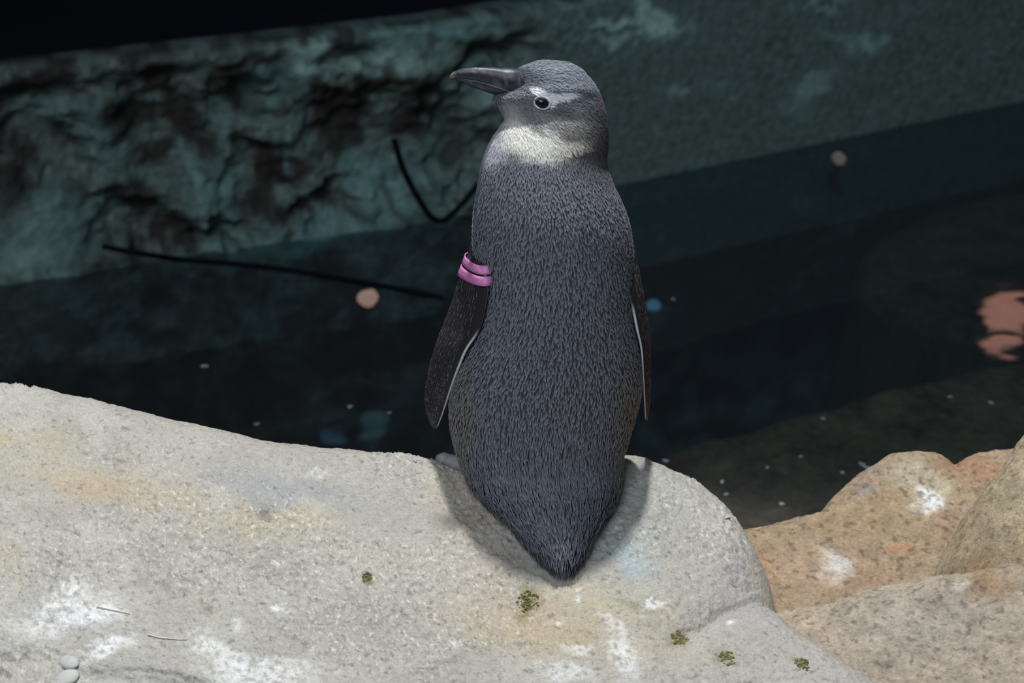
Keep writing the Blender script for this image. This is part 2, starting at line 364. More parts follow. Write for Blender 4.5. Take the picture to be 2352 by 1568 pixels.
# pits, the crack and a shallow trough in the lower left corner
def strokes(px, py, pts, wd, jit=None):
    r = np.zeros(px.shape)
    jx = px if jit is None else px + jit; jy = py if jit is None else py + jit * 0.7
    for (a, b) in zip(pts[:-1], pts[1:]):
        dx, dy = b[0] - a[0], b[1] - a[1]; t = np.clip(((jx - a[0]) * dx + (jy - a[1]) * dy) / (dx*dx + dy*dy), 0, 1)
        r = np.maximum(r, np.exp(-((jx - a[0] - t*dx)**2 + (jy - a[1] - t*dy)**2) / wd**2))
    return r
jit = 7 * fbm(Pm, 70, 3, off=2.2)
low = smooth(0, 26, py + 0.0 * px - np.interp(px, [-200, 100, 150, 290, 420, 480, 560, 700], [1470, 1490, 1500, 1535, 1540, 1560, 1600, 2600]) + jit)
dz -= 0.006 * low
crack = strokes(px, py, [(290, 1535), (360, 1538), (410, 1545), (440, 1556), (490, 1556)], 4, jit); dz -= 0.006 * crack
crack2 = strokes(px, py, [(100, 1488), (150, 1505), (165, 1515), (200, 1510)], 4, jit); dz -= 0.005 * crack2
pit = np.maximum.reduce([blob(px + jit, py + jit, 56, 1507, 14, 9, -20, 2), blob(px + jit, py - jit, 12, 1510, 16, 10, 0, 2), blob(px + jit, py + jit, 12, 1548, 20, 11, 10, 2)]); dz -= 0.006 * pit
trough = blob(px, py, 110, 1440, 90, 26, 12, 1.5); dz -= 0.006 * trough
seam = strokes(px, py, [(1738, 1372), (1690, 1385), (1650, 1405), (1610, 1435), (1560, 1450)], 6, jit); dz -= 0.004 * seam
seam2 = strokes(px, py, [(1680, 1290), (1700, 1310), (1690, 1335), (1720, 1352), (1742, 1348)], 4, jit); dz -= 0.0025 * seam2
Pm[:, 2] += dz
# colours of the stone itself: lime, rust, slate and algae stains
n2 = fbm(Pm, 30, 4, off=6.6); n3 = fbm(Pm, 30, 4, off=88.0); n4 = fbm(Pm, 150, 3, off=1.0)
qx = px + 40 * n2; qy = py + 30 * n3
col = np.tile(s2l(175, 172, 164), (len(px), 1)) * (1 + 0.12 * fbm(Pm, 14, 3, off=50) + 0.14 * n4)[:, None]
tan = s2l(188, 176, 148); rust = s2l(184, 162, 134); slate = s2l(150, 154, 160); lime = s2l(243, 246, 246); blue = s2l(172, 188, 194); grn = s2l(120, 116, 66); drk = s2l(112, 110, 100); yel = s2l(190, 180, 148)
for (cx, cy, rx, ry, rot, c, a) in [(230, 1110, 220, 46, 8, tan, .75), (220, 1120, 90, 26, 8, rust, .6), (390, 1165, 120, 24, 15, tan, .45), (0, 995, 22, 40, 0, s2l(196, 174, 116), .6), (90, 1010, 110, 40, 10, yel, .4),
        (640, 1120, 190, 40, 8, slate, .75), (820, 1190, 160, 34, 15, slate, .55), (620, 1200, 160, 34, 0, yel, .6), (720, 1180, 130, 24, 0, tan, .4), (300, 950, 260, 40, 12, s2l(178, 176, 166), .5),
        (1080, 1180, 70, 60, 30, rust, .6), (1140, 1250, 70, 26, 30, rust, .4), (1030, 1110, 80, 34, 0, tan, .5), (1420, 1190, 130, 130, 0, s2l(166, 170, 164), .7), (1530, 1250, 110, 110, 0, s2l(172, 168, 156), .55),
        (1455, 1300, 50, 60, 0, blue, .85), (1400, 1270, 60, 20, 30, blue, .6), (1530, 1150, 120, 90, 0, s2l(168, 170, 164), .6),
        (1220, 1420, 180, 60, 0, s2l(196, 172, 136), .65), (1400, 1380, 160, 36, 8, yel, .75), (1330, 1470, 160, 50, 0, s2l(190, 172, 138), .6), (1130, 1330, 60, 40, 0, rust, .35), (1550, 1500, 120, 40, 0, s2l(178, 166, 140), .5),
        (1700, 1320, 36, 50, 0, s2l(160, 160, 164), .85), (1720, 1400, 70, 30, 20, s2l(172, 172, 172), .7), (1500, 1360, 90, 40, -30, s2l(180, 180, 172), .6), (1600, 1400, 70, 40, -30, s2l(150, 148, 142), .6), (1900, 1540, 200, 50, 30, s2l(176, 172, 168), .7),
        (20, 1150, 70, 22, 5, s2l(200, 198, 188), .7), (1000, 1280, 300, 90, 0, s2l(184, 176, 162), .35), (20, 1290, 40, 60, 0, tan, .45), (60, 1190, 110, 40, 0, s2l(150, 146, 134), .4), (330, 1530, 130, 26, 5, s2l(164, 162, 161), .7)]:
    col = paint(col, blob(qx, qy, cx, cy, rx, ry, rot, 1.2) * a * .8, c)
for (cx, cy, rx, ry, rot, a) in [(150, 1410, 80, 34, -4, .95), (235, 1410, 60, 30, 0, .9), (170, 1362, 34, 22, 0, .8), (250, 1480, 60, 18, -15, .95), (215, 1500, 40, 14, -30, .5), (510, 1500, 70, 30, 30, .55), (600, 1545, 130, 34, 0, .7), (480, 1480, 18, 40, -20, .6),
        (1300, 1545, 60, 24, 10, .55), (1440, 1510, 34, 60, -10, .75), (1405, 1430, 40, 16, 30, .6), (1330, 1485, 34, 12, 0, .7), (60, 1440, 60, 20, 0, .4), (740, 1085, 30, 8, 0, .5), (1325, 1366, 10, 9, 0, 1.0), (1297, 1423, 9, 8, 0, .9), (1505, 1392, 20, 9, -20, .9), (1031, 1474, 11, 10, 0, .8), (640, 1395, 16, 9, 0, .8), (1680, 1420, 12, 9, 0, .7), (540, 1430, 20, 14, 0, .5), (815, 1478, 10, 8, 0, .7)]:
    m_ = blob(px + 22 * n2 + 10 * n4, py + 16 * n3 + 8 * n4, cx, cy, rx, ry, rot, 1.6) * a
    col = paint(col, m_ * np.clip(0.75 + 0.9 * n4, 0.2, 1), lime)
for (cx, cy, rx, ry, rot, a) in [(1213, 1372, 26, 34, 10, .75), (1208, 1412, 12, 14, 0, .8), (1562, 1462, 26, 20, 20, .7), (1668, 1512, 26, 16, 10, .65), (1842, 1525, 22, 8, 10, .75), (843, 1328, 12, 12, 0, .8), (474, 1395, 12, 7, 20, .7), (1470, 1392, 50, 10, 18, .5), (605, 1186, 18, 14, 30, .0)]:
    col = paint(col, blob(px + 14 * n2 + 8 * n4, py + 12 * n3 + 8 * n4, cx, cy, rx, ry, rot, 1.4) * a, grn)
col = paint(col, blob(px + 16 * n4, py + 12 * n2, 605, 1186, 22, 16, 35, 1.5) * .6, s2l(96, 98, 104))
chips = smooth(0.42, 0.6, fbm(Pm, 210, 2, off=23.0)) * (0.25 + 0.75 * crink); col = paint(col, chips * .7, s2l(226, 224, 212))
spk = smooth(0.50, 0.62, fbm(Pm, 170, 2, off=63.0)); col = paint(col, spk * .45, s2l(84, 80, 72))
pale_ = smooth(.15, .5, fbm(Pm, 9, 4, off=77.)); col = paint(col, pale_ * .25, s2l(206, 204, 198))
ledge = mesh_obj('rock_ledge', Pm, unburied(Pm, trimmed(Pm, X.shape), [lambda x, y, q=q: side_h(q, x, y) for q in SIDE]), M_rock, col=np.clip(col, 0.01, 0.9))
tag(ledge, 'broad pale stained rock ledge that the penguin stands on', 'rock')
def ledge_z(x, y):
    a, b = main_z(np.array([x], float), np.array([y], float)); return float(max(a[0], b[0]))
from mathutils.bvhtree import BVHTree
_bv = BVHTree.FromPolygons([tuple(v) for v in Pm.reshape(*X.shape, 3)[::3, ::3].reshape(-1, 3).tolist()], grid_faces(*Pm.reshape(*X.shape, 3)[::3, ::3].shape[:2]).tolist())
def on_ledge(u, v):
    d = ray(u, v); hit = _bv.ray_cast(Vector(CAM), Vector(d).normalized())
    return np.array(hit[0]) if hit[0] is not None else at_plane(u, v, PL)
def ledge_at(x, y):
    hit = _bv.ray_cast(Vector((x, y, 2)), Vector((0, 0, -1))); return hit[0].z if hit[0] is not None else -0.05

# --- the rocks to the right
def side_rock(name, key, bounds, base_col, stains, label, seed, amp=1.0, m=M_rock2):
    X, Y = field(*bounds)
    Zr = side_h(key, X, Y)
    Pm = np.stack([X, Y, Zr], -1).reshape(-1, 3); px, py = project(Pm)
    Pm[:, 2] += amp * (0.010 * fbm(Pm, 6, 3, off=seed) + 0.003 * fbm(Pm, 28, 3, off=seed + 4) + 0.0012 * fbm(Pm, 130, 3, off=seed + 8))
    n2 = fbm(Pm, 30, 4, off=seed + 1); n3 = fbm(Pm, 30, 4, off=seed + 2); n4 = fbm(Pm, 150, 3, off=seed + 3)
    col = np.tile(base_col, (len(px), 1)) * (1 + 0.10 * fbm(Pm, 12, 3, off=seed + 5) + 0.14 * n4)[:, None]
    for (cx, cy, rx, ry, rot, c, a) in stains:
        col = paint(col, blob(px + 34 * n2 + 6 * n4, py + 26 * n3 + 6 * n4, cx, cy, rx, ry, rot, 1.4) * a, c)
    spk = smooth(0.30, 0.5, fbm(Pm, 130, 3, off=seed + 6)); col = paint(col, spk * .6, base_col * 0.32); col *= (1 + .22 * fbm(Pm, 60, 3, off=seed + 7))[:, None]
    ob = mesh_obj(name, Pm, unburied(Pm, trimmed(Pm, X.shape), [lambda x, y: np.maximum(*main_z(x, y))] + [lambda x, y, q=q: side_h(q, x, y) for q in SIDE if q != key]), m, col=np.clip(col, 0.01, 0.9))
    tag(ob, label, 'rock'); return ob
wht = s2l(232, 234, 232)
side_rock('boulder', 'orange', (0.12, 0.85, -0.40, 0.32, 0.0024),
    s2l(160, 142, 118), [(2010, 1160, 160, 60, -20, s2l(166, 144, 110), .5), (1960, 1330, 160, 60, 0, s2l(162, 136, 114), .6), (1850, 1300, 140, 50, 0, s2l(176, 152, 128), .6), (2120, 1105, 70, 40, 20, s2l(190, 182, 160), .8), (2145, 1150, 34, 16, 15, wht, 1.0), (2125, 1135, 20, 10, 30, wht, .9), (1920, 1290, 30, 40, -30, wht, .6),
        (2000, 1090, 50, 14, -25, s2l(140, 136, 134), .8), (2230, 1060, 70, 40, 30, s2l(164, 128, 100), .8), (2210, 1220, 50, 60, 0, s2l(158, 128, 108), .6), (1740, 1300, 40, 70, 0, s2l(176, 144, 112), .6), (2080, 1250, 40, 10, 0, s2l(180, 120, 80), .6)],
    'orange brown boulder with white splashes between ledge and water', 120.0)
side_rock('boulder', 'sandy', (0.10, 0.85, -0.62, 0.0, 0.0022),
    s2l(168, 156, 139), [(1950, 1430, 160, 40, 10, s2l(178, 164, 144), .6), (2100, 1420, 200, 80, 0, s2l(164, 158, 149), .6), (2270, 1330, 70, 40, 10, s2l(150, 120, 86), .7), (2200, 1330, 20, 12, 0, wht, .4), (1850, 1430, 80, 20, 20, s2l(188, 166, 144), .6)],
    'sandy beige boulder with dark speckles in front of orange boulder', 160.0)
side_rock('boulder', 'steep', (0.34, 1.02, -0.32, 0.32, 0.0024),
    s2l(166, 152, 126), [(2290, 1260, 60, 70, -30, s2l(150, 136, 112), .6), (2250, 1310, 60, 40, 0, s2l(146, 114, 84), .6), (2330, 1150, 50, 80, 20, s2l(172, 160, 134), .5), (2310, 1040, 8, 8, 0, wht, .9)],
    'steep tan boulder rising beside the orange boulder', 200.0, amp=1.6)

# --- rock below the water
def sunk_rock(name, z, sky, close, bounds, label, seed, tone, res=0.006, spk_amt=.5):
    X, Y = field(*bounds, res)
    Zr = dome(X, Y, (z, 0, 0.0), sky, close, 0.05, steep=7)
    Pm = np.stack([X, Y, Zr], -1).reshape(-1, 3)
    Pm[:, 2] += 0.012 * fbm(Pm, 8, 4, off=seed)
    col = np.tile(tone, (len(Pm), 1)) * np.clip(1 + 0.6 * fbm(Pm, 12, 4, off=seed + 3) + .5 * fbm(Pm, 60, 3, off=seed + 6), 0.15, 3)[:, None]
    Pm[:, 2] = np.minimum(Pm[:, 2], ZW - 0.01)
    ob = mesh_obj(name, Pm, trimmed(Pm, X.shape), M_sub, col=np.clip(col, 0.002, 1)); return tag(ob, label, 'rock')
sunk_rock('sunken_ledge', ZW - 0.06, [(1300, 1120), (1480, 1066), (1600, 1022), (1800, 964), (2000, 910), (2200, 862), (2352, 828), (2600, 780)], [(1.9, 1.2), (1.9, 0.62), (0.02, 0.62)], (-0.3, 2.0, 0.35, 1.75), 'dim brown rock shelf under the water beside the ledge', 300., s2l(112, 86, 64))
sunk_rock('sunken_boulder', ZW - 0.10, [(2060, 700), (2000, 635), (2010, 570), (2070, 520), (2190, 478), (2352, 440), (2600, 395), (2640, 620), (2400, 730), (2200, 740), (2060, 700)], [], (0.3, 2.1, 1.0, 2.6), 'faint dark boulder under the water near the far wall', 340., s2l(74, 66, 58))

# ------------------------------------------------------------------ penguin
ped = empty('penguin', (0, 0, 0))
tag(ped, 'young grey penguin seen from behind, head turned in profile, standing on ledge', 'penguin')
# rows: image row, left and right outline, depth plane, half depth near and far, side sharpness
ROWS = np.array([
 (137.5, 1258, 1274, .022, .003, .003, 1.0), (140, 1238, 1294, .022, .011, .010, 1.0), (146, 1218, 1312, .022, .019, .017, 1.05), (156, 1196, 1331, .022, .026, .024, 1.15), (170, 1185, 1346, .022, .031, .030, 1.25),
 (190, 1178, 1363, .022, .036, .034, 1.35), (206, 1166, 1373, .021, .039, .037, 1.4), (220, 1134, 1379, .021, .040, .039, 1.7), (240, 1141, 1386, .020, .041, .041, 1.4), (258, 1152, 1391, .019, .042, .043, 1.25),
 (274, 1158, 1394, .018, .043, .045, 1.1), (290, 1149, 1396, .017, .046, .048, 1.0), (312, 1134, 1397, .015, .049, .052, 1.0), (340, 1119, 1396, .013, .053, .058, 1.0), (378, 1107, 1394, .011, .058, .064, 1.0),
 (420, 1099, 1407, .009, .064, .070, 1.0), (460, 1093, 1425, .007, .069, .075, 1.0), (500, 1089, 1440, .005, .073, .079, 1.0), (560, 1088, 1451, .003, .077, .082, 1.0), (640, 1096, 1453, .001, .081, .085, 1.0),
 (700, 1095, 1454, .0, .084, .087, 1.0), (760, 1084, 1460, .0, .087, .090, 1.0), (820, 1062, 1469, .0, .090, .092, 1.0), (880, 1043, 1472, .0, .092, .092, 1.0), (920, 1036, 1467, .0, .092, .090, 1.0), (960, 1035, 1457, -.001, .091, .084, 1.0),
 (1000, 1041, 1445, -.004, .088, .074, 1.0), (1040, 1053, 1431, -.010, .083, .062, 1.0), (1080, 1069, 1424, -.020, .074, .050, 1.0), (1110, 1084, 1418, -.033, .064, .034, 1.0), (1140, 1110, 1408, -.049, .054, .024, 1.0),
 (1180, 1150, 1386, -.072, .042, .014, 1.0), (1220, 1190, 1362, -.094, .031, .008, 1.0), (1260, 1224, 1343, -.114, .022, .006, 1.0), (1290, 1252, 1325, -.128, .014, .005, 1.0), (1304, 1270, 1312, -.134, .008, .004, 1.0), (1310, 1284, 1300, -.136, .003, .003, 1.0)])
_t = np.arange(len(ROWS))
def cubic(xs, ys, x):                       # monotone-ish Catmull-Rom in x
    xs = np.asarray(xs); m = np.gradient(ys, xs); i = np.clip(np.searchsorted(xs, x) - 1, 0, len(xs) - 2)
    h = xs[i+1] - xs[i]; t = (x - xs[i]) / h
    return (2*t**3-3*t**2+1)*ys[i] + (t**3-2*t**2+t)*h*m[i] + (-2*t**3+3*t**2)*ys[i+1] + (t**3-t**2)*h*m[i+1]
def row(v):
    v = np.asarray(v, float); return [np.interp(v, ROWS[:, 0], ROWS[:, c]) if c in (6,) else cubic(ROWS[:, 0], ROWS[:, c], v) for c in range(1, 7)]
def body(v, th):
    """v image row of the slice, th angle: 0 right, pi/2 towards the camera, pi left, 3pi/2 away"""
    v, th = np.broadcast_arrays(np.asarray(v, float), np.asarray(th, float))
    l, r, Yc, nr, fr, p = row(v)
    cx = (l + r) / 2
    d = FWD[None] + RIGHT[None] * ((cx.ravel() - W/2) / F)[:, None] + UP[None] * ((H/2 - v.ravel()) / F)[:, None]
    t = (Yc.ravel() - CAM[1]) / d[:, 1]
    Cc = CAM + d * t[:, None]
    rx = (r - l).ravel() / 2 / F * t
    c, s = np.cos(th.ravel()), np.sin(th.ravel())
    pw = 1 + (p.ravel() - 1) * smooth(-0.2, 1.0, -c)
    depth = np.where(s > 0, nr.ravel(), fr.ravel()) * np.sign(s) * np.abs(s) ** pw
    vd = d / np.linalg.norm(d, axis=1)[:, None]
    out = Cc + RIGHT * (rx * c)[:, None] - vd * depth[:, None]
    return out.reshape(*v.shape, 3)
HEAD_C = body(np.array(230.0), np.array(math.pi / 2)); HEAD_Y = 0.021

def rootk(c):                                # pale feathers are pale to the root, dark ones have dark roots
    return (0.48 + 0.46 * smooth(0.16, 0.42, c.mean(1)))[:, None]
def plumage(P, Nrm=None):
    """colour of the plumage itself at a body point (both sides of the head alike)"""
    P = np.asarray(P, float); Q = P.copy()
    u, v = project(P)
    # mirror the far side of the head on the near side
    vd = np.array([0, math.cos(PITCH), -math.sin(PITCH)])
    off = (Q - np.array([0, HEAD_Y, 0])) @ vd
    u, v = project(P)
    n = fbm(P, 55, 3, off=4.4); n2 = fbm(P, 160, 2, off=8.8)
    ju = u + 7 * n + 4 * n2; jv = v + 6 * n2 + 5 * n
    back = s2l(96, 99, 108)
    col = np.tile(back, (len(P), 1))
    col = paint(col, blob(ju, jv, 1062, 960, 34, 130, 0, 1.3) * .7, s2l(102, 97, 92)); col = paint(col, blob(ju, jv, 1448, 950, 34, 120, 0, 1.3) * .7, s2l(98, 94, 90))
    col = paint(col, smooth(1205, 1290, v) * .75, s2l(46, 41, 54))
    # collar, nape and head
    hd = smooth(400, 370, jv)
    col = paint(col, hd * smooth(330, 260, jv) * .9, s2l(118, 124, 134))
    for (cx, cy, rx, ry, rot, c, a, sf) in [(1370, 300, 50, 110, 10, s2l(78, 74, 72), .8, 1.5), (1280, 180, 110, 50, 10, s2l(126, 134, 144), .8, 1.6),
            (1220, 255, 60, 40, 35, s2l(132, 130, 134), .9, 1.5), (1300, 285, 60, 40, 20, s2l(136, 134, 132), .9, 1.5), (1285, 255, 40, 14, 10, s2l(84, 84, 92), .8, 1.5), (1215, 235, 26, 20, 0, s2l(116, 112, 122), .6, 1.4),
            (1175, 262, 20, 34, -30, s2l(176, 172, 172), .7, 1.5), (1140, 330, 34, 56, 20, s2l(168, 168, 176), .9, 1.6), (1240, 332, 78, 34, 8, s2l(226, 226, 212), 1.0, 2.0), (1195, 305, 40, 26, 40, s2l(216, 214, 206), .95, 1.8), (1310, 338, 44, 16, -12, s2l(196, 190, 176), .8, 1.6),
            (1235, 300, 60, 6, 28, s2l(110, 106, 100), .6, 1.2), (1300, 314, 20, 10, 10, s2l(96, 90, 88), .7, 1.4), (1205, 205, 26, 6, 0, s2l(80, 80, 88), .5, 1.4)]:
        col = paint(col, blob(ju, jv, cx, cy, rx, ry, rot, sf) * a, c)
    # white brow over the eye
    for (cx, cy, rx, ry, rot) in [(1240, 213, 24, 9, 25), (1266, 225, 15, 10, 30), (1297, 221, 28, 8, -6), (1264, 238, 8, 11, 30)]:
        col = paint(col, blob(u + 3 * n2, v + 3 * n2, cx, cy, rx, ry, rot, 2.2) * 1.3, s2l(244, 246, 252))
    # pale breast and flanks on the side away from the camera
    Yc = cubic(ROWS[:, 0], ROWS[:, 3], np.clip(v, 138, 1309))
    sh = 0.012 * smooth(425, 470, v) * smooth(620, 560, v) * (u < 1250)
    front = smooth(0.002, 0.016, (P[:, 1] - Yc) + 0.004 * n + sh) * smooth(330, 400, v)
    return paint(col, front, s2l(196, 194, 190))

nv, nt_ = 300, 150
vv = np.concatenate([np.linspace(137.5, 300, 110), np.linspace(301, 1310, 260)]); th = np.linspace(0, 2 * math.pi, nt_, endpoint=False)
VV, TT = np.meshgrid(vv, th, indexing='ij')
Pb = body(VV, TT)
flat = Pb.reshape(-1, 3)
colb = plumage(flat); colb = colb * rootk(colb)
fb = grid_faces(len(vv), nt_, wrap=True)
Vb = np.concatenate([flat, body(np.array([136.5]), np.array([0.0])) * 0 + Pb[0].mean(0), Pb[-1].mean(0)[None]])
caps = [(len(flat), (k + 1) % nt_, k) for k in range(nt_)] + [(len(flat) + 1, (len(vv)-1)*nt_ + k, (len(vv)-1)*nt_ + (k+1) % nt_) for k in range(nt_)]
allf = [tuple(f) for f in fb[:, ::-1].tolist()] + [c[::-1] for c in caps]
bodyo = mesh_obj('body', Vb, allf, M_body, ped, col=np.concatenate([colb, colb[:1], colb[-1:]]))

# --- feathers: one small curved blade each
def blades(name, root, dirn, nrm, length, width, lift, tipc, rootc, m, parent, curl=0.25):
    n = len(root); dirn = dirn / np.linalg.norm(dirn, axis=1)[:, None]
    nrm = nrm / np.linalg.norm(nrm, axis=1)[:, None]
    side = np.cross(dirn, nrm); side /= np.linalg.norm(side, axis=1)[:, None]; nrm = np.cross(side, dirn)
    L_, W_ = length[:, None], width[:, None]
    lf = lift[:, None]
    v0 = root - side * W_ * .25 - nrm * L_ * .04; v1 = root + side * W_ * .25 - nrm * L_ * .04
    cmid = root + dirn * L_ * .55 + nrm * (L_ * lf * .75)
    v2 = cmid - side * W_ * .5 - nrm * W_ * curl; v3 = cmid + nrm * W_ * 0.05; v4 = cmid + side * W_ * .5 - nrm * W_ * curl
    v5 = root + dirn * L_ + nrm * (L_ * lf * .85)
    vr = (v0 + v1) / 2 + nrm * W_ * .15
    V = np.stack([v0, vr, v1, v2, v3, v4, v5], 1).reshape(-1, 3)
    b = (np.arange(n) * 7)[:, None]
    tri = np.concatenate([b + np.array([[0, 1, 4]]), b + np.array([[0, 4, 3]]), b + np.array([[1, 2, 5]]), b + np.array([[1, 5, 4]]), b + np.array([[3, 4, 6]]), b + np.array([[4, 5, 6]])])
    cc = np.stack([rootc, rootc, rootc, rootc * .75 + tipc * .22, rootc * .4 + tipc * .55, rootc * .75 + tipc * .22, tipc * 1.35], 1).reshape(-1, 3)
    ob = mesh_obj(name, V, tri, m, parent, col=np.clip(cc, 0.002, 0.95)); ob['kind'] = 'stuff'; return ob
def sample_rows(v0, v1, dv, spacing):
    vs, ts = [], []
    v = v0; k = 0
    while v < v1:
        l, r, Yc, nr, fr, p = [float(x) for x in row(np.array(v))]
        a = (r - l) / 2 / F * DIST; b = (nr + fr) / 2; per = math.pi * (3*(a+b) - math.sqrt((3*a+b)*(a+3*b)))
        n = max(3, int(per / spacing)); t = (np.arange(n) + 0.5 * (k % 2)) / n * 2 * math.pi
        # equalise arc length
        tt = np.linspace(0, 2*math.pi, 721); pp = np.stack([a*np.cos(tt), np.where(np.sin(tt) > 0, nr, fr)*np.sin(tt)], -1)
        al = np.concatenate([[0], np.cumsum(np.linalg.norm(np.diff(pp, axis=0), axis=1))]); t = np.interp(t / (2*math.pi) * al[-1], al, tt)
        vs.append(np.full(n, v)); ts.append(t); v += dv; k += 1
    vs = np.concatenate(vs); ts = np.concatenate(ts)
    return vs + rng.normal(0, dv * .30, len(vs)), ts + rng.normal(0, spacing * .30 / 0.09, len(ts))
BEAK = at_y(1105, 178, HEAD_Y)
def frames(vs, ts):
    vs = np.clip(vs, 138.5, 1308)
    P = body(vs, ts); e = 0.02; dv = 1.5
    Pt = body(vs, ts + e) - body(vs, ts - e); Pv = body(np.clip(vs + dv, 137.6, 1309.9), ts) - body(np.clip(vs - dv, 137.6, 1309.9), ts)
    N = np.cross(Pt, Pv); ln = np.linalg.norm(N, axis=1)[:, None]; N = N / np.maximum(ln, 1e-12)
    l, r, Yc, nr, fr, p = row(vs); Cn = at_y(0, 0, 0)
    cen = body(vs, np.zeros_like(vs)) * .5 + body(vs, np.full_like(vs, math.pi)) * .5
    flip = np.einsum('ij,ij->i', N, P - cen) < 0; N[flip] *= -1
    return P, N, Pv / np.maximum(np.linalg.norm(Pv, axis=1)[:, None], 1e-9)
def make_feathers(name, v0, v1, dv, spacing, lmul, wmul, liftv, tip_gain, head=False):
    vs, ts = sample_rows(v0, v1, dv, spacing); P, N, D = frames(vs, ts)
    u_, v_ = project(P); keep = ((u_ - 1243) / 21) ** 2 + ((v_ - 234) / 15) ** 2 > 1          # bare skin of the eye
    vs, ts, P, N, D = vs[keep], ts[keep], P[keep], N[keep], D[keep]
    n = len(vs)
    if head:
        hd = P - BEAK; hd /= np.linalg.norm(hd, axis=1)[:, None]
        wgt = smooth(420, 300, vs)[:, None]; D = D * (1 - wgt * .85) + hd * wgt
        D -= N * np.einsum('ij,ij->i', D, N)[:, None]
    D = D + 0.16 * rng.normal(size=D.shape); D -= N * np.einsum('ij,ij->i', D, N)[:, None]
    c = plumage(P)
    j = rng.uniform(.75, 1.25, n)[:, None]
    ln = lmul * rng.uniform(.8, 1.25, n); wd = wmul * rng.uniform(.8, 1.2, n)
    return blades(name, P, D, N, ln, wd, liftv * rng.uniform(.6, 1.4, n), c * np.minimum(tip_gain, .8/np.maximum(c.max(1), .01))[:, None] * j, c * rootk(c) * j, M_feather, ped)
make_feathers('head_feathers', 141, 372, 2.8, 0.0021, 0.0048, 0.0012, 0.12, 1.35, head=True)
SZ_V = [355, 430, 520, 650, 900, 980, 1060, 1150, 1310]
SZ_L = [.0044, .0048, .0056, .0064, .0069, .0080, .0105, .0130, .0150]
SZ_W = [.0013, .0017, .0022, .0026, .0026, .0020, .0016, .0015, .0015]
SZ_S = [.0020, .0023, .0027, .0031, .0031, .0027, .0023, .0021, .0020]
SZ_D = [3.5, 4.4, 5.4, 6.2, 6.4, 5.8, 5.0, 4.4, 4.0]
SZ_F = [.16, .20, .28, .30, .28, .24, .36, .46, .36]
def body_feathers(name, v0, v1):
    vs, ts = [], []; v = v0
    while v < v1:
        dv = np.interp(v, SZ_V, SZ_D); a, b = sample_rows(v, v + dv * .5, dv, float(np.interp(v, SZ_V, SZ_S))); vs.append(a); ts.append(b + rng.uniform(0, .03)); v += dv
    vs = np.concatenate(vs); ts = np.concatenate(ts); P, N, D = frames(vs, ts); n = len(vs)
    D = D + 0.15 * rng.normal(size=D.shape); D -= N * np.einsum('ij,ij->i', D, N)[:, None]
    c = plumage(P); j = rng.uniform(.75, 1.25, n)[:, None]
    I = lambda t: np.interp(vs, SZ_V, t)
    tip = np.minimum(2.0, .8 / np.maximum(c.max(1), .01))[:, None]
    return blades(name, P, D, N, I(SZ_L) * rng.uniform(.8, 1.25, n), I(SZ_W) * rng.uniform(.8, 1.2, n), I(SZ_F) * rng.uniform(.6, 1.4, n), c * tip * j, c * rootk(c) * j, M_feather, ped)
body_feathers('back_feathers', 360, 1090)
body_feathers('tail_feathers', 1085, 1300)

# --- beak
def beak_half(name, st, upper, m):
    """stations (px, py_ridge, py_edge, halfwidth)"""
    n = 11; V = []
    vd = FWD
    for (u, a, b, hw) in st:
        Pr = at_y(u, a, HEAD_Y); Pe = at_y(u, b, HEAD_Y)
        for k in range(n):
            t = math.pi * k / (n - 1); up = max(math.sin(t), 0) ** 0.75
            V.append(Pe + (Pr - Pe) * up - vd * (hw * math.cos(t)))
    Fc = grid_faces(len(st), n, wrap=True).tolist()
    Fc = [tuple(f) for f in Fc] + [tuple(range(n)), tuple((len(st)-1)*n + k for k in range(n))[::-1]]
    V = np.array(V); u, v = project(V); nz_ = fbm(V * np.array([.35, 1, 1]), 260, 3, off=3.)
    c = np.tile(s2l(50, 53, 64), (len(V), 1)); 
    c = paint(c, smooth(.1, .6, nz_) * .5, s2l(120, 122, 130)); c = paint(c, smooth(1052, 1040, u) * .6, s2l(120, 118, 100))
    return mesh_obj(name, V, Fc, m, ped, col=c)
def interp_st(st, k=4):
    return [tuple(p) for p in catmull(st, k)]
upper = interp_st([(1204, 157, 219, .0250), (1182, 157, 218, .0188), (1155, 157, 206, .0150), (1130, 155, 196, .0112), (1105, 154, 188, .0096), (1080, 155, 183, .0080), (1060, 158, 180, .0064), (1046, 163, 179, .0048), (1038, 169, 178, .0032), (1034, 174, 178, .0012)])
lower = interp_st([(1204, 226, 217, .0245), (1178, 224, 216, .0182), (1150, 220, 204, .0135), (1125, 214, 194, .0094), (1100, 205, 187, .0076), (1078, 196, 183, .0058), (1060, 188, 181, .0042), (1048, 183, 179, .0022)])
beak = empty('beak', (0, 0, 0)); beak.parent = ped
ub = beak_half('upper_mandible', upper, True, M_beak); ub.parent = beak
lb = beak_half('lower_mandible', lower, False, M_beak); lb.parent = beak
tipst = interp_st([(1043, 163.5, 179.5, .0046), (1038, 168, 179.5, .0036), (1034, 173.0, 180.0, .0020), (1032.5, 175.5, 178.5, .0006)], 3)
tp = beak_half('beak_tip', tipst, True, M_beaktip); tp.parent = beak

